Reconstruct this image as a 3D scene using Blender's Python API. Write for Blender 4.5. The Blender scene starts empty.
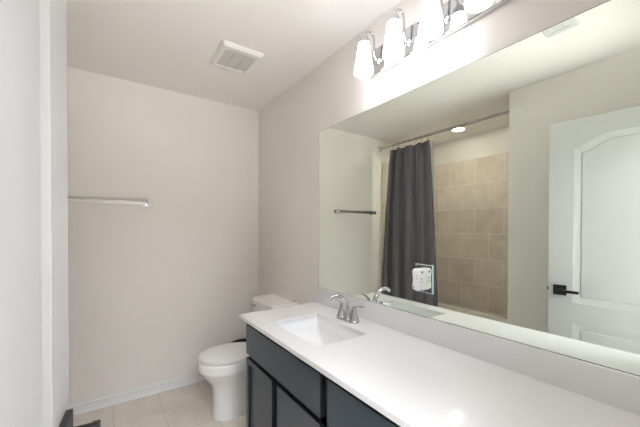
import bpy, bmesh, math, random
from mathutils import Vector, Matrix

random.seed(4)
S = bpy.context.scene
C = S.collection

# ------------------------------------------------------------------ camera, world, exposure
YAW, PITCH, ROLL = 0.6069, -0.0103, 0.0023
fw = Vector((math.sin(YAW)*math.cos(PITCH), math.cos(YAW)*math.cos(PITCH), math.sin(PITCH)))
rt = Vector((math.cos(YAW), -math.sin(YAW), 0))
up = rt.cross(fw)
r2 = rt*math.cos(ROLL) + up*math.sin(ROLL)
u2 = -rt*math.sin(ROLL) + up*math.cos(ROLL)
cd = bpy.data.cameras.new('camera')
cam = bpy.data.objects.new('camera', cd)
C.objects.link(cam)
cd.sensor_fit = 'HORIZONTAL'
cd.sensor_width = 36.0
cd.lens = 307.59/640*36
cd.shift_y = (232.08-213.5)/640
cd.clip_start = 0.02
M = Matrix((r2, u2, -fw)).transposed().to_4x4()
M.translation = Vector((-1.1986, -2.7664, 1.3158))
cam.matrix_world = M
S.camera = cam

w = bpy.data.worlds.new('world')
S.world = w
w.use_nodes = True
WORLD_STRENGTH = 0.3
w.node_tree.nodes['Background'].inputs[0].default_value = (0.97, 0.985, 1.0, 1)
w.node_tree.nodes['Background'].inputs[1].default_value = WORLD_STRENGTH
S.view_settings.view_transform = 'Standard'
S.view_settings.look = 'None'
S.view_settings.gamma = 1.0
S.view_settings.use_curve_mapping = False
S.view_settings.exposure = 0.3
SHADE_EMIT = 6.8
BULB_EMIT = 80.0
CAN_EMIT = 190.0

# unseen fill added outside the doorway: sun on the hall floor, two area lights
ld = bpy.data.lights.new('sun', 'SUN')
ld.energy = 72
ld.color = (0.92, 0.975, 1.06)
ld.angle = 0.01
lo = bpy.data.objects.new('sun', ld)
C.objects.link(lo)
lo.location = (2, -3, 5)
lo.rotation_euler = Vector((-.45, -.38, -.80)).to_track_quat('-Z', 'Y').to_euler()
def area(name, sx, sy, energy, loc, rot):
    ld = bpy.data.lights.new(name, 'AREA')
    ld.shape = 'RECTANGLE'
    ld.size, ld.size_y, ld.energy = sx, sy, energy
    ld.color = (0.96, 0.985, 1.05)
    lo = bpy.data.objects.new(name, ld)
    C.objects.link(lo)
    lo.location, lo.rotation_euler = loc, rot
area('hall_fill_above', 1.2, 1.2, 95, (-1.0, -3.9, 2.4), (0, 0, 0))  # added overhead fill, out of view, no known fixture
area('hall_fill_far', 2.0, 1.6, 12, (-1.0, -7.0, 1.2), (math.pi/2, 0, 0))  # added fill from far down the hall, no known opening there

# ------------------------------------------------------------------ sizes of the place (metres)
H = 2.44            # ceiling
YF = -2.72          # inside of the front wall
XL = -1.529         # left wall beside the door
YA = -1.571         # front end of the bath alcove
XB = -2.41          # back of the alcove
ZC = 0.815          # countertop

# ------------------------------------------------------------------ materials
def mat(name, col, rough=0.5, metal=0.0, bump=None, emit=None, **kw):
    m = bpy.data.materials.new(name)
    m.use_nodes = True
    nt = m.node_tree
    b = nt.nodes['Principled BSDF']
    b.inputs['Base Color'].default_value = (*col, 1)
    b.inputs['Roughness'].default_value = rough
    b.inputs['Metallic'].default_value = metal
    for k, v in kw.items():
        b.inputs[k.replace('_', ' ')].default_value = v
    if emit:
        b.inputs['Emission Color'].default_value = (*emit[0], 1)
        b.inputs['Emission Strength'].default_value = emit[1]
    if bump:
        sc, st, dist = bump
        tc = nt.nodes.new('ShaderNodeTexCoord')
        n = nt.nodes.new('ShaderNodeTexNoise')
        n.inputs['Scale'].default_value = sc
        n.inputs['Detail'].default_value = 3
        nt.links.new(tc.outputs['Object'], n.inputs['Vector'])
        bp = nt.nodes.new('ShaderNodeBump')
        bp.inputs['Strength'].default_value = st
        bp.inputs['Distance'].default_value = dist
        nt.links.new(n.outputs['Fac'], bp.inputs['Height'])
        nt.links.new(bp.outputs['Normal'], b.inputs['Normal'])
    return m

def tile_mat(name, c1, c2, cg, axis_u, axis_v, u0, v0, bw, rh, mort, rough, mottle):
    """running-bond stone tile laid out in the object's own metres"""
    m = bpy.data.materials.new(name)
    m.use_nodes = True
    nt = m.node_tree
    N, L = nt.nodes, nt.links
    b = N['Principled BSDF']
    tc = N.new('ShaderNodeTexCoord')
    sp = N.new('ShaderNodeSeparateXYZ')
    L.new(tc.outputs['Object'], sp.inputs[0])
    cb = N.new('ShaderNodeCombineXYZ')
    for k, (ax, o) in enumerate(((axis_u, u0), (axis_v, v0))):
        a = N.new('ShaderNodeMath')
        a.operation = 'SUBTRACT'
        L.new(sp.outputs[ax], a.inputs[0])
        a.inputs[1].default_value = o
        L.new(a.outputs[0], cb.inputs[k])
    br = N.new('ShaderNodeTexBrick')
    br.inputs['Scale'].default_value = 1.0
    br.inputs['Mortar Size'].default_value = mort
    br.inputs['Mortar Smooth'].default_value = 0.2
    br.inputs['Bias'].default_value = 0.0
    br.inputs['Brick Width'].default_value = bw
    br.inputs['Row Height'].default_value = rh
    br.inputs['Color1'].default_value = (0.2, 0.2, 0.2, 1)
    br.inputs['Color2'].default_value = (0.8, 0.8, 0.8, 1)
    L.new(cb.outputs[0], br.inputs['Vector'])
    n = N.new('ShaderNodeTexNoise')
    n.inputs['Scale'].default_value = mottle
    n.inputs['Detail'].default_value = 6
    n.inputs['Roughness'].default_value = 0.6
    n.inputs['Distortion'].default_value = 0.8
    L.new(tc.outputs['Object'], n.inputs['Vector'])
    ad = N.new('ShaderNodeMix')
    ad.data_type = 'FLOAT'
    ad.inputs[0].default_value = 0.22
    L.new(n.outputs['Fac'], ad.inputs[2])
    L.new(br.outputs['Color'], ad.inputs[3])
    cr = N.new('ShaderNodeValToRGB')
    cr.color_ramp.elements[0].position = 0.33
    cr.color_ramp.elements[0].color = (*c1, 1)
    cr.color_ramp.elements[1].position = 0.68
    cr.color_ramp.elements[1].color = (*c2, 1)
    L.new(ad.outputs[0], cr.inputs[0])
    mx = N.new('ShaderNodeMix')
    mx.data_type = 'RGBA'
    L.new(br.outputs['Fac'], mx.inputs[0])
    L.new(cr.outputs[0], mx.inputs[6])
    mx.inputs[7].default_value = (*cg, 1)
    L.new(mx.outputs[2], b.inputs['Base Color'])
    b.inputs['Roughness'].default_value = rough
    bp = N.new('ShaderNodeBump')
    bp.invert = True
    bp.inputs['Strength'].default_value = 0.5
    bp.inputs['Distance'].default_value = 0.003
    L.new(br.outputs['Fac'], bp.inputs['Height'])
    L.new(bp.outputs['Normal'], b.inputs['Normal'])
    return m

WALL = (0.855, 0.815, 0.765)
m_wall = mat('wall_paint', WALL, 0.75, bump=(55, 0.35, 0.004))
m_ceil = mat('ceiling_paint', (0.875, 0.845, 0.81), 0.85, bump=(70, 0.3, 0.003))
m_trim = mat('trim_paint', (0.87, 0.87, 0.86), 0.35)
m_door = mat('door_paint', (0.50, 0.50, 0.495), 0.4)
m_counter = mat('quartz', (0.80, 0.79, 0.795), 0.1, bump=None)
m_cab = mat('slate_paint', (0.038, 0.058, 0.076), 0.30)
m_cabin = mat('cabinet_frame_paint', (0.012, 0.015, 0.018), 0.5)
m_edge_shade = mat('painted_edge_shade', (0.006, 0.007, 0.009), 0.55)
m_porc = mat('porcelain', (0.88, 0.87, 0.85), 0.12)
m_sink = mat('sink_porcelain', (0.86, 0.86, 0.86), 0.12)
m_chrome = mat('chrome', (0.62, 0.62, 0.63), 0.06, 1.0)
m_nickel = mat('brushed_nickel', (0.74, 0.71, 0.66), 0.2, 1.0)
m_satin = mat('satin_nickel', (0.58, 0.555, 0.52), 0.38, 1.0)
m_black = mat('black_metal', (0.012, 0.012, 0.013), 0.35)
m_bin = mat('black_plastic', (0.008, 0.008, 0.009), 0.45)
m_mirror = mat('mirror_silver', (0.91, 0.97, 0.895), 0.0, 1.0)
m_edge = mat('mirror_edge', (0.16, 0.18, 0.17), 0.3, 0.5)
m_clip = mat('clear_clip', (0.85, 0.86, 0.84), 0.2)
m_curtain = mat('charcoal_cloth', (0.155, 0.142, 0.156), 0.85, Sheen_Weight=0.15)
m_liner = mat('white_liner', (0.80, 0.80, 0.79), 0.5)
m_white = mat('white_plastic', (0.87, 0.87, 0.86), 0.3)
m_fan = mat('fan_plastic', (0.78, 0.77, 0.74), 0.4)
m_grille = mat('fan_grille', (0.60, 0.59, 0.55), 0.55)
m_register = mat('register_white', (0.60, 0.61, 0.61), 0.45)
m_tub = mat('tub_acrylic', (0.89, 0.86, 0.78), 0.18)
m_bevel = mat('bevelled_glass_edge', (0.58, 0.78, 0.80), 0.08, 0.6)
m_dark = mat('dark_slot', (0.02, 0.02, 0.02), 0.6)
m_shade = mat('lit_frosted_glass', (0.9, 0.9, 0.9), 0.4, emit=((0.95, 0.98, 1.04), SHADE_EMIT))
m_shade_off = mat('dim_frosted_glass', (0.86, 0.83, 0.77), 0.25, emit=((1.0, 0.94, 0.84), 0.42))
m_bulb = mat('lit_bulb', (0.9, 0.9, 0.9), 0.4, emit=((0.95, 0.98, 1.0), BULB_EMIT))
m_bulb_off = mat('dim_bulb', (0.85, 0.83, 0.8), 0.3, emit=((1.0, 0.94, 0.84), 1.5))
m_can = mat('lit_downlight_lens', (0.9, 0.9, 0.9), 0.4, emit=((1.0, 0.93, 0.84), CAN_EMIT))
T1, T2, TG = (0.61, 0.52, 0.435), (0.75, 0.665, 0.58), (0.84, 0.79, 0.73)
m_tile_y = tile_mat('wall_tile_long', T1, T2, TG, 1, 2, -0.497, 0.37, 0.322, 0.2975, 0.0035, 0.35, 5)
m_tile_x = tile_mat('wall_tile_end', T1, T2, TG, 0, 2, -2.41, 0.37, 0.322, 0.2975, 0.0035, 0.35, 5)
m_floor = tile_mat('floor_tile', (0.68, 0.61, 0.535), (0.86, 0.80, 0.73), (0.56, 0.50, 0.44), 1, 0, -0.62, -1.163, 0.60, 0.298, 0.0022, 0.3, 3.2)

# ------------------------------------------------------------------ mesh helpers
def new_bm():
    return bmesh.new()

def box(bm, x0, x1, y0, y1, z0, z1, bev=0.0, seg=2):
    t = bmesh.new()
    vs = [t.verts.new((x, y, z)) for x in (x0, x1) for y in (y0, y1) for z in (z0, z1)]
    for f in ((0, 1, 3, 2), (4, 6, 7, 5), (0, 4, 5, 1), (2, 3, 7, 6), (0, 2, 6, 4), (1, 5, 7, 3)):
        t.faces.new([vs[i] for i in f])
    if bev:
        bmesh.ops.bevel(t, geom=t.edges[:], offset=bev, segments=seg, profile=0.5, affect='EDGES')
    add(bm, t)

def add(bm, t, mtx=None):
    if mtx is not None:
        t.transform(mtx)
    me = bpy.data.meshes.new('tmp')
    t.to_mesh(me)
    t.free()
    bm.from_mesh(me)
    bpy.data.meshes.remove(me)

def rings(bm, loops, cap0=True, cap1=True, closed=True):
    """skin a list of equal-length loops of points"""
    vv = [[bm.verts.new(p) for p in lp] for lp in loops]
    n = len(loops[0])
    for a, b in zip(vv, vv[1:]):
        for i in range(n if closed else n-1):
            j = (i+1) % n
            try:
                bm.faces.new((a[i], a[j], b[j], b[i]))
            except ValueError:
                pass
    if cap0:
        bm.faces.new(vv[0][::-1])
    if cap1:
        bm.faces.new(vv[-1])
    return vv

def tube(bm, pts, rad, n=12, caps=True):
    pts = [Vector(p) for p in pts]
    rads = rad if isinstance(rad, (list, tuple)) else [rad]*len(pts)
    loops = []
    t0 = (pts[1]-pts[0]).normalized()
    ref = Vector((0, 0, 1)) if abs(t0.z) < 0.9 else Vector((1, 0, 0))
    nrm = t0.cross(ref).normalized()
    for i, p in enumerate(pts):
        if i == 0:
            t = pts[1]-pts[0]
        elif i == len(pts)-1:
            t = pts[-1]-pts[-2]
        else:
            t = (pts[i+1]-pts[i]).normalized() + (pts[i]-pts[i-1]).normalized()
        t.normalize()
        nrm = (nrm - t*nrm.dot(t)).normalized()
        bi = t.cross(nrm)
        loops.append([p + (nrm*math.cos(a) + bi*math.sin(a))*rads[i] for a in [2*math.pi*k/n for k in range(n)]])
    rings(bm, loops, caps, caps)

def smooth_path(pts, k=6):
    """Catmull-Rom through the points"""
    P = [Vector(p) for p in pts]
    out = []
    for i in range(len(P)-1):
        a = P[i-1] if i else P[0]*2-P[1]
        b, c = P[i], P[i+1]
        d = P[i+2] if i+2 < len(P) else P[-1]*2-P[-2]
        for s in range(k):
            t = s/k
            out.append(0.5*((2*b) + (c-a)*t + (2*a-5*b+4*c-d)*t*t + (3*b-a-3*c+d)*t*t*t))
    out.append(P[-1])
    return out

def lathe(bm, prof, cx=0, cy=0, n=32, cap0=False, cap1=False):
    loops = [[(cx+r*math.cos(2*math.pi*k/n), cy+r*math.sin(2*math.pi*k/n), z) for k in range(n)] for r, z in prof]
    rings(bm, loops, cap0, cap1)

def obj(name, bm, m, parent=None, loc=(0, 0, 0), rz=0.0, ang=35, flat=False, recalc=True):
    if recalc:
        bmesh.ops.recalc_face_normals(bm, faces=bm.faces[:])
    for f in bm.faces:
        f.smooth = not flat
    for e in bm.edges:
        if len(e.link_faces) == 2 and e.calc_face_angle(0) > math.radians(ang):
            e.smooth = False
    me = bpy.data.meshes.new(name)
    bm.to_mesh(me)
    bm.free()
    me.materials.append(m)
    o = bpy.data.objects.new(name, me)
    C.objects.link(o)
    o.location = loc
    o.rotation_euler = (0, 0, rz)
    if parent:
        o.parent = parent
    if not flat:
        wn = o.modifiers.new('weighted_normals', 'WEIGHTED_NORMAL')
        wn.keep_sharp = True
    return o

def tag(o, label=None, cat=None, group=None, kind=None):
    if label:
        o['label'] = label
    if cat:
        o['category'] = cat
    if group:
        o['group'] = group
    if kind:
        o['kind'] = kind
    return o

def thing(name, label, cat, loc=(0, 0, 0), rz=0.0, group=None):
    o = bpy.data.objects.new(name, None)
    C.objects.link(o)
    o.location = loc
    o.rotation_euler = (0, 0, rz)
    o.empty_display_size = 0.05
    return tag(o, label, cat, group)

def copy_thing(o, loc, label=None, parent=None):
    c = o.copy()
    C.objects.link(c)
    c.location = loc
    if label:
        c['label'] = label
    if parent:
        c.parent = parent
    for ch in o.children:
        d = ch.copy()
        C.objects.link(d)
        d.parent = c
        for g in ch.children:
            e = g.copy()
            C.objects.link(e)
            e.parent = d
    return c

def struct(name, bm, m, label, cat, **kw):
    return tag(obj(name, bm, m, **kw), label, cat, kind='structure')

def wallbox(name, dims, m, label, cat='wall'):
    bm = new_bm()
    box(bm, *dims)
    return struct(name, bm, m, label, cat)

# ------------------------------------------------------------------ the room
TH = 0.12
wallbox('floor', (XB-TH, TH, YF-4.6, TH, -0.1, 0.0), m_floor, 'beige stone-look tiled floor with thin grout lines', 'floor')
wallbox('ceiling', (XB-TH, TH, YF-TH, TH, H, H+0.1), m_ceil, 'off-white textured flat ceiling', 'ceiling')
wallbox('wall_back', (XB-TH, TH, 0, TH, 0, H), m_wall, 'plain pale greige wall behind the toilet and towel bar')
wallbox('wall_right', (0, TH, YF-TH, 0, 0, H), m_wall, 'pale greige wall carrying the mirror and vanity light')
wallbox('wall_left', (XL-TH, XL, YF-TH, YA, 0, H), m_wall, 'pale wall behind the open white door')
wallbox('wall_alcove_front', (XB-TH, XL-TH, YA-TH, YA, 0, H), m_wall, 'pale end wall of the bath alcove')
wallbox('wall_alcove_back', (XB-TH, XB, YA-TH, 0, 0, H), m_wall, 'pale wall above the bath tiles')
DX0, DX1, DZ = -1.385, -0.60, 2.045
bm = new_bm()
box(bm, XL-TH, DX0, YF-TH, YF, 0, H)
box(bm, DX1, 0, YF-TH, YF, 0, H)
box(bm, DX0, DX1, YF-TH, YF, DZ, H)
struct('wall_front', bm, m_wall, 'pale front wall with the doorway', 'wall')

# wall tile surround, running bond
bm = new_bm()
box(bm, XB, XB+0.010, YA, 0, 0.36, 2.16, 0.002, 1)
struct('wall_tile_back', bm, m_tile_y, 'beige square wall tiles along the bath', 'wall tile')
bm = new_bm()
box(bm, XB+0.010, -1.685, -0.010, 0, 0.36, 2.164, 0.002, 1)
struct('wall_tile_end', bm, m_tile_x, 'narrow strip of beige tile beside the curtain', 'wall tile')
bm = new_bm()
box(bm, XB+0.010, -1.685, YA, YA+0.010, 0.36, 2.164, 0.002, 1)
struct('wall_tile_front', bm, m_tile_x, 'beige wall tiles on the near end of the bath', 'wall tile')

# baseboards, moulded profile
BP = [(0, 0), (0.018, 0), (0.018, 0.010), (0.012, 0.016), (0.012, 0.054), (0.016, 0.059), (0.016, 0.066), (0.008, 0.072), (0.008, 0.083), (0, 0.083)]
bm = new_bm()
rings(bm, [[(x, -d, z) for d, z in BP] for x in (-1.665, 0.0)])
struct('baseboard_back', bm, m_trim, 'white moulded baseboard along the back wall', 'baseboard', ang=20)
bm = new_bm()
rings(bm, [[(-d, y, z) for d, z in BP] for y in (-1.06, -0.014)])
struct('baseboard_right', bm, m_trim, 'white baseboard behind the toilet tank', 'baseboard', ang=20)
bm = new_bm()
rings(bm, [[(XL+d, y, z) for d, z in BP] for y in (YF, YA)])
struct('baseboard_left', bm, m_trim, 'white baseboard behind the open door', 'baseboard', ang=20)

# door lining and casing of the doorway
bm = new_bm()
for x0, x1 in ((DX0-0.001, DX0+0.016), (DX1-0.016, DX1+0.001)):
    box(bm, x0, x1, YF-TH-0.002, YF+0.002, 0, DZ, 0.002, 1)
box(bm, DX0+0.016, DX1-0.016, YF-TH-0.002, YF+0.002, DZ-0.012, DZ, 0.002, 1)
struct('trim_1', bm, m_trim, 'white lining of the doorway', 'door frame')
bm = new_bm()
for x0, x1 in ((DX0-0.06, DX0), (DX1, DX1+0.06)):
    box(bm, x0, x1, YF-TH-0.014, YF-TH, 0, DZ+0.06, 0.004, 2)
box(bm, DX0, DX1, YF-TH-0.014, YF-TH, DZ, DZ+0.06, 0.004, 2)
struct('trim_2', bm, m_trim, 'white casing around the doorway', 'door frame')

# ------------------------------------------------------------------ the open door (local x runs from hinge to free edge, -y is the seen face)
DW, DH, DT = 0.76, 2.0075, 0.035
TH_D = 0.0905
edge = Vector((-1.2645, -1.9422, 0))
hinge = edge - Vector((math.sin(TH_D), math.cos(TH_D), 0))*DW
def sst(x):
    x = max(0, min(1, x))
    return x*x*(3-2*x)
def panel(x0, x1, z0, z1, rise, i, n=24):
    pts = [(x0+i, z0+i), (x1-i, z0+i)]
    for k in range(n+1):
        u = k/n
        x = (x1-i) + ((x0+i)-(x1-i))*u
        s = sst(u/0.36) if u < 0.5 else sst((1-u)/0.36)
        pts.append((x, z1-i+rise*s))
    return pts
def door_leaf():
    bm = new_bm()
    P = [(0.13, DW-0.13, 0.835, 1.83, 0.062), (0.13, DW-0.13, 0.22, 0.70, 0.0)]
    for side, sg in ((0.0, 1), (DT, -1)):
        t = bmesh.new()
        def loop(pts, y):
            vs = [t.verts.new((x, y, z)) for x, z in pts]
            return vs, [t.edges.new((vs[k], vs[(k+1) % len(vs)])) for k in range(len(vs))]
        _, es = loop([(0, 0), (DW, 0), (DW, DH), (0, DH)], side)
        starts = []
        for p in P:
            vs, e = loop(panel(*p, 0), side)
            es += e
            starts.append(vs)
        bmesh.ops.triangle_fill(t, use_beauty=True, use_dissolve=False, edges=es)
        for p, vs in zip(P, starts):
            prev = vs
            for i, d in ((0.004, 0.0014), (0.032, 0.0062), (0.036, 0.0070), (0.041, 0.0040)):
                cur = [t.verts.new((x, side+sg*d, z)) for x, z in panel(*p, i)]
                for k in range(len(cur)):
                    j = (k+1) % len(cur)
                    t.faces.new((prev[k], prev[j], cur[j], cur[k]))
                prev = cur
            t.faces.new(prev)
        add(bm, t)
    box_sides = [[(0, 0), (DW, 0)], [(DW, 0), (DW, DH)], [(DW, DH), (0, DH)], [(0, DH), (0, 0)]]
    for (a, b) in box_sides:
        vs = [bm.verts.new(p) for p in ((a[0], 0, a[1]), (b[0], 0, b[1]), (b[0], DT, b[1]), (a[0], DT, a[1]))]
        bm.faces.new(vs)
    bmesh.ops.remove_doubles(bm, verts=bm.verts[:], dist=1e-5)
    return bm
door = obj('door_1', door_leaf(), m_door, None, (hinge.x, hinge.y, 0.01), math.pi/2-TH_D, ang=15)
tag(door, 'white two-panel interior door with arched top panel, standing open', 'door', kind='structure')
for sg, y0 in ((-1, 0.0), (1, DT)):
    hx, hz = DW-0.064, 0.9085
    bm = new_bm()
    box(bm, hx-0.035, hx+0.035, *sorted((y0, y0+sg*0.012)), hz-0.0325, hz+0.0325, 0.0015, 2)
    h = obj('door_handle', bm, m_black, door)
    tag(h, 'black square handle plate')
    bm = new_bm()
    t = bmesh.new()
    lathe(t, [(0.011, 0), (0.011, 0.044)], n=20, cap0=True, cap1=True)
    add(bm, t, Matrix.Translation((hx, y0+sg*0.012, hz)) @ Matrix.Rotation(math.radians(90)*(1 if sg < 0 else -1), 4, 'X'))
    box(bm, hx-0.104, hx+0.012, *sorted((y0+sg*0.046, y0+sg*0.060)), hz-0.009, hz+0.009, 0.002, 2)
    obj('lever', bm, m_black, h)
bm = new_bm()
box(bm, DW-0.0005, DW+0.0015, 0.005, DT-0.005, 0.88, 0.94)
pl = obj('latch_plate', bm, m_black, door)
bm = new_bm()
box(bm, DW+0.0015, DW+0.011, 0.011, DT-0.011, 0.8985, 0.9185, 0.002, 2)
obj('latch_bolt', bm, m_black, pl)
for hz in (0.25, 1.05, 1.80):
    bm = new_bm()
    t = bmesh.new()
    lathe(t, [(0.005, 0), (0.005, 0.09)], n=12, cap0=True, cap1=True)
    add(bm, t, Matrix.Translation((-0.003, -0.004, hz)))
    obj('hinge', bm, m_black, door)

# ------------------------------------------------------------------ bathtub in the alcove
TX0, TX1, TY0, TY1, TZ = XB+0.012, -1.705, YA+0.012, -0.012, 0.362
def rrect(cx, cy, hx, hy, r, z, n=6):
    pts = []
    for qx, qy, a0 in ((1, 1, 0), (-1, 1, 90), (-1, -1, 180), (1, -1, 270)):
        for k in range(n+1):
            a = math.radians(a0+90*k/n)
            pts.append((cx+qx*(hx-r)+r*math.cos(a), cy+qy*(hy-r)+r*math.sin(a), z))
    return pts
bm = new_bm()
cx, cy, hx, hy = (TX0+TX1)/2, (TY0+TY1)/2, (TX1-TX0)/2, (TY1-TY0)/2
rings(bm, [rrect(cx, cy, hx, hy, 0.006, 0.0), rrect(cx, cy, hx, hy, 0.006, TZ-0.012), rrect(cx, cy, hx-0.004, hy-0.004, 0.008, TZ-0.003),
           rrect(cx, cy, hx-0.012, hy-0.012, 0.01, TZ), rrect(cx, cy, hx-0.07, hy-0.09, 0.12, TZ), rrect(cx, cy, hx-0.085, hy-0.105, 0.12, TZ-0.012),
           rrect(cx, cy, hx-0.11, hy-0.15, 0.14, 0.14), rrect(cx, cy, hx-0.15, hy-0.22, 0.14, 0.075), rrect(cx, cy, hx-0.22, hy-0.32, 0.12, 0.06)])
tub = thing('bathtub', 'cream white bathtub set in the tiled alcove', 'bathtub', (cx, cy, 0))
def under(root, o):
    o.parent = root
    o.location = o.location - root.location
    return o
under(tub, obj('tub_shell', bm, m_tub))
bm = new_bm()
lathe(bm, [(0.001, 0.063), (0.03, 0.063), (0.032, 0.06)], cx, cy-0.42, 20)
under(tub, obj('drain', bm, m_chrome))

# ------------------------------------------------------------------ shower rod, rings, curtain, liner
RX, RZ = -1.642, 2.322
rod = thing('shower_rod', 'chrome shower curtain rod spanning the bath alcove', 'curtain rod', (RX, -0.79, RZ))
bm = new_bm()
tube(bm, [(RX, -0.012, RZ), (RX, -0.55, RZ)], 0.0125, 16)
under(rod, obj('rod_tube', bm, m_chrome))
bm = new_bm()
tube(bm, [(RX, -0.55, RZ), (RX, YA+0.012, RZ)], 0.0145, 16)
under(rod, obj('outer_tube', bm, m_chrome))
for y, d in ((0, -1), (YA, 1)):
    bm = new_bm()
    t = bmesh.new()
    lathe(t, [(0.043, 0), (0.043, 0.006), (0.036, 0.014), (0.022, 0.02), (0.020, 0.034), (0.0135, 0.036)], n=28, cap0=True, cap1=True)
    add(bm, t, Matrix.Translation((RX, y, RZ)) @ Matrix.Rotation(math.radians(90)*(1 if d < 0 else -1), 4, 'X'))
    under(rod, obj('flange', bm, m_chrome))

NF = 4.6
def curtain_xy(s, v):
    """s along the cloth, v = 0 at the top"""
    yt = -0.205 - 0.525*s
    yb = -0.070 - 0.775*s
    e = v**0.8
    y = yt + (yb-yt)*e
    amp = (0.036+0.004*e)*(1.0-0.62*sst((s-0.42)/0.3))
    ph = 2*math.pi*(NF*s + 0.18*math.sin(6*s+2*v))
    x = RX - 0.002 + amp*math.sin(ph)
    return x, y + 0.019*math.sin(2*ph+0.6)*(0.5+0.5*e)*(1.0-0.7*sst((s-0.42)/0.3))
ZT, ZB = 2.268, 0.20
def cloth(dx, s0, s1, n, nv, zt, zb, off=0.0):
    bm = new_bm()
    vv = []
    for j in range(nv+1):
        v = j/nv
        row = []
        for i in range(n+1):
            s = s0+(s1-s0)*i/n
            x, y = curtain_xy(s, v)
            sag = 0.010*(1-math.cos(2*math.pi*NF*2*s))*0.5*max(0, 1-v*12)
            row.append(bm.verts.new((x+dx, y+off, zt-sag+(zb-zt)*v)))
        vv.append(row)
    for j in range(nv):
        for i in range(n):
            bm.faces.new((vv[j][i], vv[j][i+1], vv[j+1][i+1], vv[j+1][i]))
    return bm
o = obj('shower_curtain', cloth(0, 0, 1, 200, 40, ZT, ZB), m_curtain, ang=80)
tag(o, 'charcoal grey shower curtain drawn to one side, hanging in folds', 'shower curtain')
md = o.modifiers.new('thickness', 'SOLIDIFY')
md.thickness = 0.0022
def liner_bm():
    bm = new_bm()
    vv = []
    n, nv = 60, 24
    for j in range(nv+1):
        v = j/nv
        row = []
        for i in range(n+1):
            s = i/n
            y = -0.30 - 0.440*s - 0.03*v*s
            row.append(bm.verts.new((RX-0.063+0.008*math.sin(2*math.pi*9*s), y, ZT-0.004+(0.40-ZT)*v)))
        vv.append(row)
    for j in range(nv):
        for i in range(n):
            bm.faces.new((vv[j][i], vv[j][i+1], vv[j+1][i+1], vv[j+1][i]))
    return bm
o = obj('curtain_liner', liner_bm(), m_liner, ang=80)
tag(o, 'white shower liner showing along the edge of the charcoal curtain', 'curtain liner')
md = o.modifiers.new('thickness', 'SOLIDIFY')
md.thickness = 0.0012
bm = new_bm()
pts = []
for k in range(25):
    a = math.radians(90+360*k/24)
    pts.append((0.0235*math.cos(a), 0, -0.008+0.0235*math.sin(a)))
tube(bm, pts, 0.0022, 8, False)
lathe(bm, [(0.0001, -0.0315), (0.0055, -0.0335), (0.0055, -0.0405), (0.0001, -0.0425)], 0, 0, 10)
for k in range(7):
    s = 0.04+0.92*k/6
    y = -0.205-0.525*s
    if k == 0:
        ring0 = obj('curtain_ring', bm, m_nickel, None, (RX, y, RZ-0.002))
        r = ring0
    else:
        r = ring0.copy()
        C.objects.link(r)
        r.location = (RX, y, RZ-0.002)
    tag(r, 'small metal ring holding the charcoal curtain on its rod', 'curtain ring', 'curtain rings on the shower rod')

# ------------------------------------------------------------------ recessed light over the bath
can = thing('recessed_light', 'lit round recessed downlight over the bath', 'ceiling light', (-2.07, -0.80, H))
bm = new_bm()
lathe(bm, [(0.062, 0.0), (0.085, -0.001), (0.085, -0.005), (0.070, -0.009), (0.060, -0.006), (0.058, 0.0)], 0, 0, 40)
obj('trim_ring', bm, m_white, can)
bm = new_bm()
lathe(bm, [(0.0005, -0.006), (0.04, -0.006), (0.0585, -0.004)], 0, 0, 40)
obj('lens', bm, m_can, can)

# ------------------------------------------------------------------ exhaust fan and air register on the ceiling
def frame_plate(bm, hx, hy, ix, iy, z0, z1, lip):
    a = rrect(0, 0, hx, hy, 0.012, z0)
    b = rrect(0, 0, hx, hy, 0.012, z0+(z1-z0)*0.35)
    c = rrect(0, 0, hx-lip, hy-lip, 0.010, z1)
    d = rrect(0, 0, ix, iy, 0.004, z1)
    e = rrect(0, 0, ix, iy, 0.004, z0)
    rings(bm, [a, b, c, d, e], False, False)
fan = thing('exhaust_fan', 'white square exhaust fan cover on the ceiling above the toilet', 'exhaust fan', (-0.4935, -0.77, H))
bm = new_bm()
frame_plate(bm, 0.131, 0.158, 0.098, 0.110, 0.0, -0.024, 0.014)
obj('frame', bm, m_fan, fan)
bm = new_bm()
box(bm, -0.098, 0.098, -0.110, 0.110, -0.012, 0.0)
for k in range(23):
    y = -0.108+0.2085*k/22
    box(bm, -0.098, 0.098, y, y+0.0072, -0.015, -0.011)
for x in (-0.033, 0.033):
    box(bm, x-0.003, x+0.003, -0.110, 0.110, -0.0185, -0.011)
obj('grille', bm, m_grille, fan)

reg = thing('air_register', 'white rectangular air supply register seen in the mirror', 'air vent', (-0.80, -2.113, H))
bm = new_bm()
frame_plate(bm, 0.140, 0.077, 0.100, 0.046, 0.0, -0.010, 0.008)
obj('frame', bm, m_register, reg)
bm = new_bm()
for k in range(9):
    y = -0.042+0.084*k/8
    t = bmesh.new()
    box(t, -0.100, 0.100, -0.006, 0.006, -0.0006, 0.0006)
    add(bm, t, Matrix.Translation((0, y, -0.006)) @ Matrix.Rotation(math.radians(24), 4, 'X'))
box(bm, -0.100, 0.100, -0.046, 0.046, -0.001, 0.0)
obj('louvre', bm, m_trim, reg)

# ------------------------------------------------------------------ towel bar
TBX0, TBX1, TBZ = -1.50, -0.945, 1.512
tb = thing('towel_bar', 'chrome towel bar on the pale back wall', 'towel bar', ((TBX0+TBX1)/2, 0, TBZ))
bm = new_bm()
box(bm, TBX0+0.004, TBX1-0.004, -0.074, -0.060, TBZ-0.014, TBZ+0.014, 0.003, 2)
under(tb, obj('bar', bm, m_satin))
for x in (TBX0, TBX1):
    bm = new_bm()
    box(bm, x-0.021, x+0.021, -0.008, 0, TBZ-0.021, TBZ+0.021, 0.002, 2)
    box(bm, x-0.010, x+0.010, -0.080, -0.007, TBZ-0.018, TBZ+0.018, 0.003, 2)
    under(tb, obj('post', bm, m_chrome))

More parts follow.
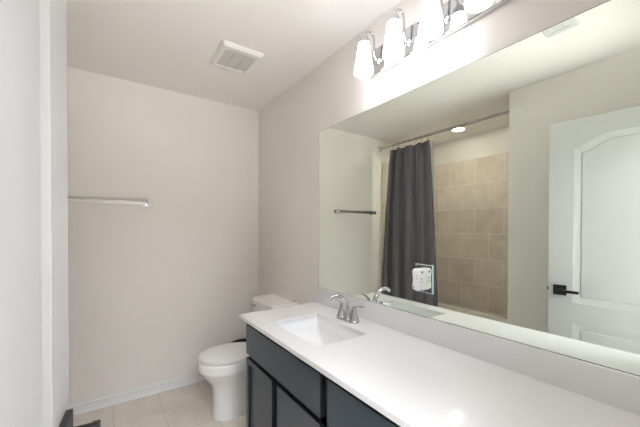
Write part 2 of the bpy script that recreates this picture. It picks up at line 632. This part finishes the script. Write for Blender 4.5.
# ------------------------------------------------------------------ vanity
VY0, VY1, VXF = YF+0.005, -1.072, -0.52
van = thing('vanity_cabinet', 'slate blue-grey shaker vanity cabinet beneath the white countertop', 'vanity cabinet', (-0.27, (VY0+VY1)/2, 0))
bm = new_bm()
ZV = 0.790
box(bm, VXF+0.02, -0.003, VY1-0.018, VY1, 0.0, ZV)          # end panel by the toilet
box(bm, VXF+0.02, -0.003, VY0, VY0+0.018, 0.0, ZV)
box(bm, VXF+0.02, -0.003, VY0+0.018, VY1-0.018, 0.09, 0.108)
box(bm, -0.012, -0.003, VY0+0.018, VY1-0.018, 0.108, ZV)
box(bm, VXF+0.08, VXF+0.095, VY0+0.018, VY1-0.018, 0.0, 0.09)
under(van, obj('carcass', bm, m_cab))
cols = [(-1.80, -1.074), (-2.25, -1.866), (-2.69, -2.302)]
bm = new_bm()
f0, f1 = VXF, VXF+0.02
box(bm, f0, f1, VY0, VY1, 0.770, ZV)
box(bm, f0, f1, VY0, VY1, 0.09, 0.118)
for a, b in ((VY1-0.025, VY1), (-1.873, -1.795), (-2.309, -2.245), (VY0, -2.685), (-1.465, -1.405)):
    top = 0.60 if a == -1.465 else 0.770
    box(bm, f0, f1, a, b, 0.118, top)
box(bm, f0, f1, VY0, VY1, 0.57, 0.606)
box(bm, f0, f1, VY0, -1.80, 0.33, 0.364)
under(van, obj('face_frame', bm, m_cabin))
XF0, XF1 = VXF-0.020, VXF
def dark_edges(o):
    # near-black painted on narrow sides and recess walls, imitating shade in the gaps
    o.data.materials.append(m_edge_shade)
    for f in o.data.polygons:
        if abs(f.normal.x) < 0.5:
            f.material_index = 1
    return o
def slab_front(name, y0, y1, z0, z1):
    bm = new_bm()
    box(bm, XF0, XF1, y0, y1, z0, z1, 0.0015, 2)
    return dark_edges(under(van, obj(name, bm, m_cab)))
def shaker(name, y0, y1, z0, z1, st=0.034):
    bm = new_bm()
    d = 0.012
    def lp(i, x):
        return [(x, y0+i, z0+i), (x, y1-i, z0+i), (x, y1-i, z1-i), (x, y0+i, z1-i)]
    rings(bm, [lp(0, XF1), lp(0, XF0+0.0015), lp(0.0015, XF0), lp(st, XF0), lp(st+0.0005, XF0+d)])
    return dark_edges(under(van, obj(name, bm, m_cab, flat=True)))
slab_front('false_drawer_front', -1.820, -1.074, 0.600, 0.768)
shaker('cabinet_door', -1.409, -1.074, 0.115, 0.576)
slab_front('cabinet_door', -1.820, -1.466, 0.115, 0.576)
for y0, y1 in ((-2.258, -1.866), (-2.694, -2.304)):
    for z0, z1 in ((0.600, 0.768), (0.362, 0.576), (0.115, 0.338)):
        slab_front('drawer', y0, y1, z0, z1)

# countertop with the sink opening
SX0, SX1, SY0, SY1 = -0.470, -0.176, -1.695, -1.262
CX0, CX1, CY0, CY1, CZ = -0.563, -0.001, YF+0.002, -1.022, ZC-0.021
bm = new_bm()
def slab_with_hole(bm):
    xs, ys = [CX0, SX0, SX1, CX1], [CY0, SY0, SY1, CY1]
    V = {}
    for k, z in enumerate((CZ, ZC)):
        for i, x in enumerate(xs):
            for j, y in enumerate(ys):
                V[i, j, k] = bm.verts.new((x, y, z))
    for k in (0, 1):
        for i in range(3):
            for j in range(3):
                if (i, j) != (1, 1):
                    bm.faces.new((V[i, j, k], V[i+1, j, k], V[i+1, j+1, k], V[i, j+1, k]))
    for i in range(3):
        for j in (0, 3):
            bm.faces.new((V[i, j, 0], V[i+1, j, 0], V[i+1, j, 1], V[i, j, 1]))
    for j in range(3):
        for i in (0, 3):
            bm.faces.new((V[i, j, 0], V[i, j+1, 0], V[i, j+1, 1], V[i, j, 1]))
    bm.faces.new((V[1, 1, 0], V[2, 1, 0], V[2, 1, 1], V[1, 1, 1]))
    bm.faces.new((V[1, 2, 0], V[2, 2, 0], V[2, 2, 1], V[1, 2, 1]))
    bm.faces.new((V[1, 1, 0], V[1, 2, 0], V[1, 2, 1], V[1, 1, 1]))
    bm.faces.new((V[2, 1, 0], V[2, 2, 0], V[2, 2, 1], V[2, 1, 1]))
slab_with_hole(bm)
bmesh.ops.recalc_face_normals(bm, faces=bm.faces[:])
es = [e for e in bm.edges if len(e.link_faces) == 2 and e.calc_face_angle(0) > 1.0]
bmesh.ops.bevel(bm, geom=es, offset=0.0014, segments=2, profile=0.5, affect='EDGES')
top = thing('countertop', 'long glossy white vanity countertop', 'countertop', (-0.28, (CY0+CY1)/2, CZ))
under(top, obj('slab', bm, m_counter))
bm = new_bm()
box(bm, -0.021, -0.0005, CY0, CY1, ZC, 0.9155, 0.0015, 2)
struct_bs = obj('backsplash', bm, m_counter)
tag(struct_bs, 'low white backsplash strip along the wall under the mirror', 'backsplash')

# undermount sink
sx, sy, shx, shy = (SX0+SX1)/2, (SY0+SY1)/2, (SX1-SX0)/2+0.004, (SY1-SY0)/2+0.004
sink = thing('sink', 'white rectangular undermount sink below the chrome faucet', 'sink', (sx, sy, CZ))
bm = new_bm()
SD = 0.125
loops = [rrect(0, 0, shx+0.018, shy+0.018, 0.02, -0.010, 5), rrect(0, 0, shx+0.018, shy+0.018, 0.02, 0.0, 5), rrect(0, 0, shx, shy, 0.016, 0.0, 5), rrect(0, 0, shx-0.004, shy-0.004, 0.016, -0.02, 5)]
for k in range(0, 13):
    a = math.radians(90*k/12)
    iy = 0.004+0.012+0.125*(1-math.cos(a))
    ix = 0.004+0.006+0.030*(1-math.cos(a))
    z = -0.035-(SD-0.035)*math.sin(a)
    loops.append(rrect(0, 0, shx-ix, shy-iy, 0.018+0.012*k/12, z, 5))
loops.append(rrect(0, 0, 0.028, 0.028, 0.025, -SD-0.004, 5))
rings(bm, loops, False, False)
obj('basin', bm, m_sink, sink, ang=50)
bm = new_bm()
lathe(bm, [(0.029, -SD-0.004), (0.022, -SD-0.002), (0.019, -SD-0.006), (0.016, -SD-0.003), (0.0005, -SD-0.001)], 0, 0, 24)
obj('drain', bm, m_chrome, sink)

# faucet
FX, FY = -0.108, -1.465
fa = thing('faucet', 'chrome two-handle faucet arching over the sink', 'faucet', (FX, FY, ZC))
bm = new_bm()
def stadium(hx, hy, z, n=12):
    pts = []
    for s, a0 in ((1, 0), (-1, 180)):
        for k in range(n+1):
            a = math.radians(a0+180*k/n)
            pts.append((hx*math.cos(a), s*(hy-hx)+hx*math.sin(a), z))
    return pts
rings(bm, [stadium(0.030, 0.082, 0), stadium(0.030, 0.082, 0.006), stadium(0.027, 0.079, 0.011), stadium(0.024, 0.076, 0.012)])
obj('base', bm, m_chrome, fa)
bm = new_bm()
lathe(bm, [(0.0245, 0.011), (0.024, 0.018), (0.020, 0.032), (0.0165, 0.05), (0.0150, 0.058), (0.001, 0.060)], 0, 0, 24)
p = smooth_path([(0.0, 0, 0.03), (-0.004, 0, 0.065), (-0.016, 0, 0.105), (-0.042, 0, 0.133), (-0.076, 0, 0.143), (-0.108, 0, 0.138), (-0.128, 0, 0.125)], 6)
nn = len(p)
tube(bm, p, [0.0155+(0.0105-0.0155)*min(1, k/nn*1.5) for k in range(nn)], 18)
obj('spout', bm, m_chrome, fa)
for sg in (1, -1):
    bm = new_bm()
    lathe(bm, [(0.0285, 0.011), (0.0285, 0.015), (0.0265, 0.019), (0.0215, 0.034), (0.0155, 0.056), (0.0125, 0.070), (0.0130, 0.073), (0.0115, 0.079), (0.006, 0.083), (0.001, 0.084)], 0, sg*0.051, 24)
    hn = obj('handle', bm, m_chrome, fa)
    bm = new_bm()
    fwd = -0.012 if sg > 0 else 0.004
    path = smooth_path([(0, sg*0.045, 0.079), (fwd*0.3, sg*0.065, 0.086), (fwd*0.7, sg*0.095, 0.0935), (fwd, sg*0.128, 0.0945)], 5)
    loops = []
    for k, q in enumerate(path):
        u = k/(len(path)-1)
        wd, ht = 0.0075+0.0035*math.sin(math.pi*u**0.7), 0.0048-0.002*u
        if k == len(path)-1:
            wd, ht = 0.004, 0.0015
        loops.append([(q.x+wd*math.cos(a), q.y, q.z+ht*math.sin(a)) for a in [2*math.pi*i/14 for i in range(14)]])
    rings(bm, loops)
    obj('lever', bm, m_chrome, hn)

# ------------------------------------------------------------------ mirror
MX, MY0, MY1, MZ0, MZ1 = -0.006, -2.66, -1.0336, 0.9165, 1.975
bm = new_bm()
box(bm, MX, -0.0005, MY0, MY1, MZ0, MZ1)
mir = obj('mirror', bm, m_mirror, flat=True)
tag(mir, 'large frameless wall mirror above the vanity', 'mirror')
bm = new_bm()
e = 0.0016
box(bm, MX-0.0003, -0.0005, MY1, MY1+e, MZ0, MZ1+e)
box(bm, MX-0.0003, -0.0005, MY0, MY1, MZ1, MZ1+e)
box(bm, MX-0.0004, -0.0005, MY0, MY1, MZ0-0.0009, MZ0+0.0012)
obj('polished_edge', bm, m_edge, mir)
for y in (-1.225,):
    bm = new_bm()
    box(bm, -0.0105, MX-0.0006, y-0.008, y+0.008, MZ1-0.007, MZ1+0.012, 0.0015, 2)
    box(bm, MX-0.0006, -0.0002, y-0.008, y+0.008, MZ1+0.002, MZ1+0.012, 0.0015, 2)
    obj('clip', bm, m_clip, mir)
for y in (-1.648,):
    bm = new_bm()
    box(bm, -0.009, MX-0.0002, y-0.006, y+0.006, MZ0+0.0003, MZ0+0.008, 0.001, 1)
    obj('clip', bm, m_nickel, mir)

# outlet cover let into the mirror, with a plugged-in device
OY, OZ = -1.886, 1.090
oc = thing('outlet_cover', 'shiny rectangular outlet cover on the mirror, behind the white device', 'outlet cover', (MX, OY, OZ))
bm = new_bm()
hw, hh, bv = 0.0475, 0.0645, 0.004
def yz(w_, h_, x):
    return [(x, -w_, -h_), (x, w_, -h_), (x, w_, h_), (x, -w_, h_)]
rings(bm, [yz(hw, hh, 0.0), yz(hw, hh, -0.0025), yz(hw-bv, hh-bv, -0.005)], True, False)
obj('bevel', bm, m_bevel, oc, flat=True)
bm = new_bm()
bm.faces.new([bm.verts.new(v) for v in yz(hw-bv, hh-bv, -0.005)])
bm.faces.new([bm.verts.new(v) for v in yz(hw-bv, hh-bv, -0.0045)][::-1])
obj('plate', bm, m_mirror, oc, flat=True, recalc=False)
for z in (-0.052,):
    bm = new_bm()
    t = bmesh.new()
    lathe(t, [(0.0035, 0), (0.003, 0.0012), (0.0003, 0.0016)], n=14)
    add(bm, t, Matrix.Translation((-0.005, 0, z)) @ Matrix.Rotation(math.radians(-90), 4, 'Y'))
    obj('screw', bm, m_white, oc)
pd = thing('plug_in_device', 'white waisted plug-in device on the mirrored outlet cover', 'plug-in device', (MX-0.005, -1.8765, OZ-0.002))
bm = new_bm()
def outline(sc_, x):
    half = [(0.014, 0.049), (0.019, 0.046), (0.021, 0.036), (0.0195, 0.020), (0.0175, 0.004), (0.0175, -0.010), (0.0195, -0.026), (0.0205, -0.036), (0.018, -0.045), (0.010, -0.050)]
    pts = [(y, z) for y, z in half] + [(-y, z) for y, z in half[::-1]]
    return [(x, y*sc_, z*sc_) for y, z in pts]
rings(bm, [outline(0.93, 0.0), outline(1.0, -0.006), outline(1.0, -0.037), outline(0.93, -0.044), outline(0.75, -0.047)])
obj('body', bm, m_white, pd, ang=50)
for y, z, r_ in ((0.008, -0.034, 0.003), (-0.008, 0.006, 0.0015), (-0.008, 0.018, 0.0015)):
    bm = new_bm()
    t = bmesh.new()
    lathe(t, [(r_, 0), (r_, 0.0014), (0.0002, 0.0014)], n=16)
    add(bm, t, Matrix.Translation((-0.0465, y, z)) @ Matrix.Rotation(math.radians(-90), 4, 'Y'))
    obj('sensor_hole', bm, m_dark, pd)
bm = new_bm()
t = bmesh.new()
lathe(t, [(0.005, 0), (0.005, 0.002), (0.0002, 0.002)], n=18)
add(bm, t, Matrix.Translation((-0.026, -0.0195, 0.034)) @ Matrix.Rotation(math.radians(90), 4, 'X'))
obj('button', bm, m_dark, pd)
for z in (-0.010, 0.004):
    bm = new_bm()
    box(bm, -0.036, -0.016, -0.0192, -0.017, z-0.002, z+0.002)
    obj('vent_slot', bm, m_grille, pd)

# ------------------------------------------------------------------ vanity light, four shades
LY = [-1.608, -1.803, -1.998, -2.193]
vl = thing('vanity_light', 'chrome four-shade vanity light bar above the mirror', 'wall light', (0, -1.90, 2.20))
bm = new_bm()
box(bm, -0.028, -0.0005, -2.262, -1.540, 2.135, 2.268, 0.004, 3)
under(vl, obj('back_plate', bm, m_chrome))
LX = -0.127
def arm_bm():
    bm = new_bm()
    path = smooth_path([(-0.028, 0, -0.004), (-0.040, 0, -0.003), (-0.052, 0, 0.016), (-0.056, 0, 0.058), (-0.059, 0, 0.098), (-0.071, 0, 0.122), (-0.093, 0, 0.123), (-0.113, 0, 0.108), (LX, 0, 0.084)], 6)
    tube(bm, path, 0.0055, 12)
    t = bmesh.new()
    lathe(t, [(0.018, 0), (0.018, 0.004), (0.010, 0.008)], n=20, cap0=True, cap1=True)
    add(bm, t, Matrix.Translation((-0.028, 0, -0.004)) @ Matrix.Rotation(math.radians(-90), 4, 'Y'))
    return bm
def cap_bm():
    bm = new_bm()
    lathe(bm, [(0.001, 0.096), (0.008, 0.095), (0.015, 0.089), (0.023, 0.077), (0.0275, 0.062), (0.0290, 0.050), (0.0278, 0.050), (0.0262, 0.060), (0.016, 0.080)], LX, 0, 28)
    return bm
def shade_bm():
    bm = new_bm()
    prof = [(0.0235, 0.066), (0.0255, 0.055), (0.0285, 0.038), (0.0335, 0.008), (0.0385, -0.028), (0.0440, -0.062), (0.0478, -0.086), (0.0482, -0.093), (0.0470, -0.099), (0.0440, -0.100),
            (0.0440, -0.093), (0.0430, -0.082), (0.0390, -0.060), (0.0340, -0.028), (0.0290, 0.008), (0.0245, 0.036), (0.0220, 0.052)]
    lathe(bm, prof, LX, 0, 32)
    return bm
def bulb_bm():
    bm = new_bm()
    prof = [(0.0005, -0.072), (0.012, -0.070), (0.022, -0.062), (0.027, -0.048), (0.026, -0.032), (0.019, -0.010), (0.013, 0.010), (0.012, 0.055)]
    lathe(bm, prof, LX, 0, 20)
    return bm
for k, y in enumerate(LY):
    lit = k < 3
    if k == 0:
        a0 = obj('arm', arm_bm(), m_chrome, vl, (0, y+1.90, 0))
        s0 = obj('shade', shade_bm(), m_shade, vl, (0, y+1.90, 0))
        c0 = obj('cap', cap_bm(), m_chrome, s0)
        b0 = obj('bulb', bulb_bm(), m_bulb, s0)
    elif lit:
        a = a0.copy()
        C.objects.link(a)
        a.location = (0, y+1.90, 0)
        s = s0.copy()
        C.objects.link(s)
        s.location = (0, y+1.90, 0)
        for ch in (c0, b0):
            d = ch.copy()
            C.objects.link(d)
            d.parent = s
    else:
        a = a0.copy()
        C.objects.link(a)
        a.location = (0, y+1.90, 0)
        s = obj('shade', shade_bm(), m_shade_off, vl, (0, y+1.90, 0))
        tag(s, 'dimmer cream glass shade')
        d = c0.copy()
        C.objects.link(d)
        d.parent = s
        obj('bulb', bulb_bm(), m_bulb_off, s)

# ------------------------------------------------------------------ toilet (local frame: wall at x = 0, bowl towards -x)
TY = -0.585
toi = thing('toilet', 'white two-piece toilet with closed lid between vanity and back wall', 'toilet', (0, TY, 0))
def egg(xc, af, ab, b, z, n=48, p=2.0, dy=0.0):
    pts = []
    for k in range(n):
        a = 2*math.pi*k/n
        c, s = math.cos(a), math.sin(a)
        ex = 2/p
        x = math.copysign(abs(c)**ex, c)*(af if c < 0 else ab)
        y = math.copysign(abs(s)**ex, s)*b
        pts.append((xc+x, y+dy, z))
    return pts
bm = new_bm()
XC = -0.46
rings(bm, [egg(XC, 0.135, 0.28, 0.106, 0.0, p=2.6), egg(XC, 0.136, 0.28, 0.107, 0.012, p=2.6), egg(XC, 0.132, 0.275, 0.100, 0.03, p=2.6), egg(XC, 0.128, 0.27, 0.092, 0.10, p=2.4),
           egg(XC, 0.132, 0.28, 0.092, 0.17, p=2.2), egg(XC, 0.138, 0.30, 0.096, 0.21, p=2.2), egg(XC, 0.156, 0.32, 0.112, 0.245, p=2.2), egg(XC, 0.182, 0.34, 0.136, 0.278, p=2.2),
           egg(XC, 0.207, 0.36, 0.160, 0.312, p=2.25), egg(XC, 0.219, 0.38, 0.171, 0.334, p=2.3), egg(XC, 0.226, 0.39, 0.178, 0.343, p=2.3), egg(XC, 0.229, 0.39, 0.181, 0.350, p=2.3), egg(XC, 0.230, 0.39, 0.182, 0.397, p=2.3),
           egg(XC, 0.226, 0.386, 0.178, 0.404, p=2.3), egg(XC, 0.19, 0.25, 0.14, 0.405, p=2.3)])
obj('bowl', bm, m_porc, toi, ang=60)
for sg in (1, -1):
    bm = new_bm()
    lathe(bm, [(0.013, 0.012), (0.013, 0.022), (0.009, 0.030), (0.001, 0.032)], -0.36, sg*0.098, 16)
    obj('bolt_cap', bm, m_white, toi)
bm = new_bm()
rings(bm, [egg(XC, 0.214, 0.195, 0.166, 0.4055, p=2.2), egg(XC, 0.222, 0.20, 0.174, 0.4085, p=2.2), egg(XC, 0.222, 0.20, 0.174, 0.4145, p=2.2), egg(XC, 0.212, 0.194, 0.164, 0.4175, p=2.2)])
obj('seat', bm, m_white, toi, ang=40)
bm = new_bm()
rings(bm, [egg(XC, 0.214, 0.200, 0.166, 0.4200, p=2.2), egg(XC, 0.222, 0.207, 0.174, 0.4215, p=2.2), egg(XC, 0.223, 0.207, 0.175, 0.4255, p=2.2), egg(XC, 0.219, 0.204, 0.171, 0.4295, p=2.2),
           egg(XC, 0.17, 0.16, 0.13, 0.4325, p=2.2), egg(XC, 0.06, 0.06, 0.05, 0.4335, p=2.1)])
obj('lid', bm, m_white, toi, ang=40)
for sg in (1, -1):
    bm = new_bm()
    box(bm, -0.262, -0.236, sg*0.075-0.022, sg*0.075+0.022, 0.4045, 0.424, 0.006, 3)
    obj('hinge', bm, m_white, toi)
def tank_loop(hx, hy, z, bow=0.012, n=8, cxx=-0.118):
    base = rrect(cxx, 0, hx, hy, min(0.03, hx*0.5), z, n)
    return [(x-(bow*(1-(y/hy)**2) if x < cxx else 0), y, zz) for x, y, zz in base]
bm = new_bm()
rings(bm, [tank_loop(0.080, 0.170, 0.385), tank_loop(0.086, 0.180, 0.40), tank_loop(0.093, 0.192, 0.60), tank_loop(0.096, 0.196, 0.733)])
obj('tank', bm, m_porc, toi, ang=50)
bm = new_bm()
rings(bm, [tank_loop(0.098, 0.198, 0.733), tank_loop(0.104, 0.205, 0.737), tank_loop(0.105, 0.206, 0.752), tank_loop(0.101, 0.202, 0.758), tank_loop(0.09, 0.19, 0.761)])
obj('tank_lid', bm, m_porc, toi, ang=50)
bm = new_bm()
t = bmesh.new()
lathe(t, [(0.014, 0), (0.014, 0.006), (0.009, 0.010), (0.009, 0.022)], n=20, cap0=True, cap1=True)
add(bm, t, Matrix.Translation((-0.209, 0.135, 0.702)) @ Matrix.Rotation(math.radians(-90), 4, 'Y'))
tube(bm, smooth_path([(-0.228, 0.128, 0.702), (-0.232, 0.148, 0.702), (-0.232, 0.172, 0.699), (-0.230, 0.196, 0.694)], 4), [0.010]*6+[0.0085]*7, 12)
obj('flush_lever', bm, m_chrome, toi)

# black wastebasket against the back wall beside the toilet
bin_ = thing('wastebasket', 'small black wastebasket behind the toilet bowl', 'wastebasket', (-0.20, -0.148, 0))
bm = new_bm()
lathe(bm, [(0.001, 0.004), (0.088, 0.004), (0.090, 0.0), (0.095, 0.01), (0.121, 0.285), (0.117, 0.285), (0.091, 0.014), (0.001, 0.012)], 0, 0, 40)
obj('body', bm, m_bin, bin_)
bm = new_bm()
lathe(bm, [(0.117, 0.285), (0.126, 0.286), (0.128, 0.292), (0.124, 0.298), (0.117, 0.296), (0.115, 0.290), (0.117, 0.285)], 0, 0, 40)
obj('rim', bm, m_bin, bin_)
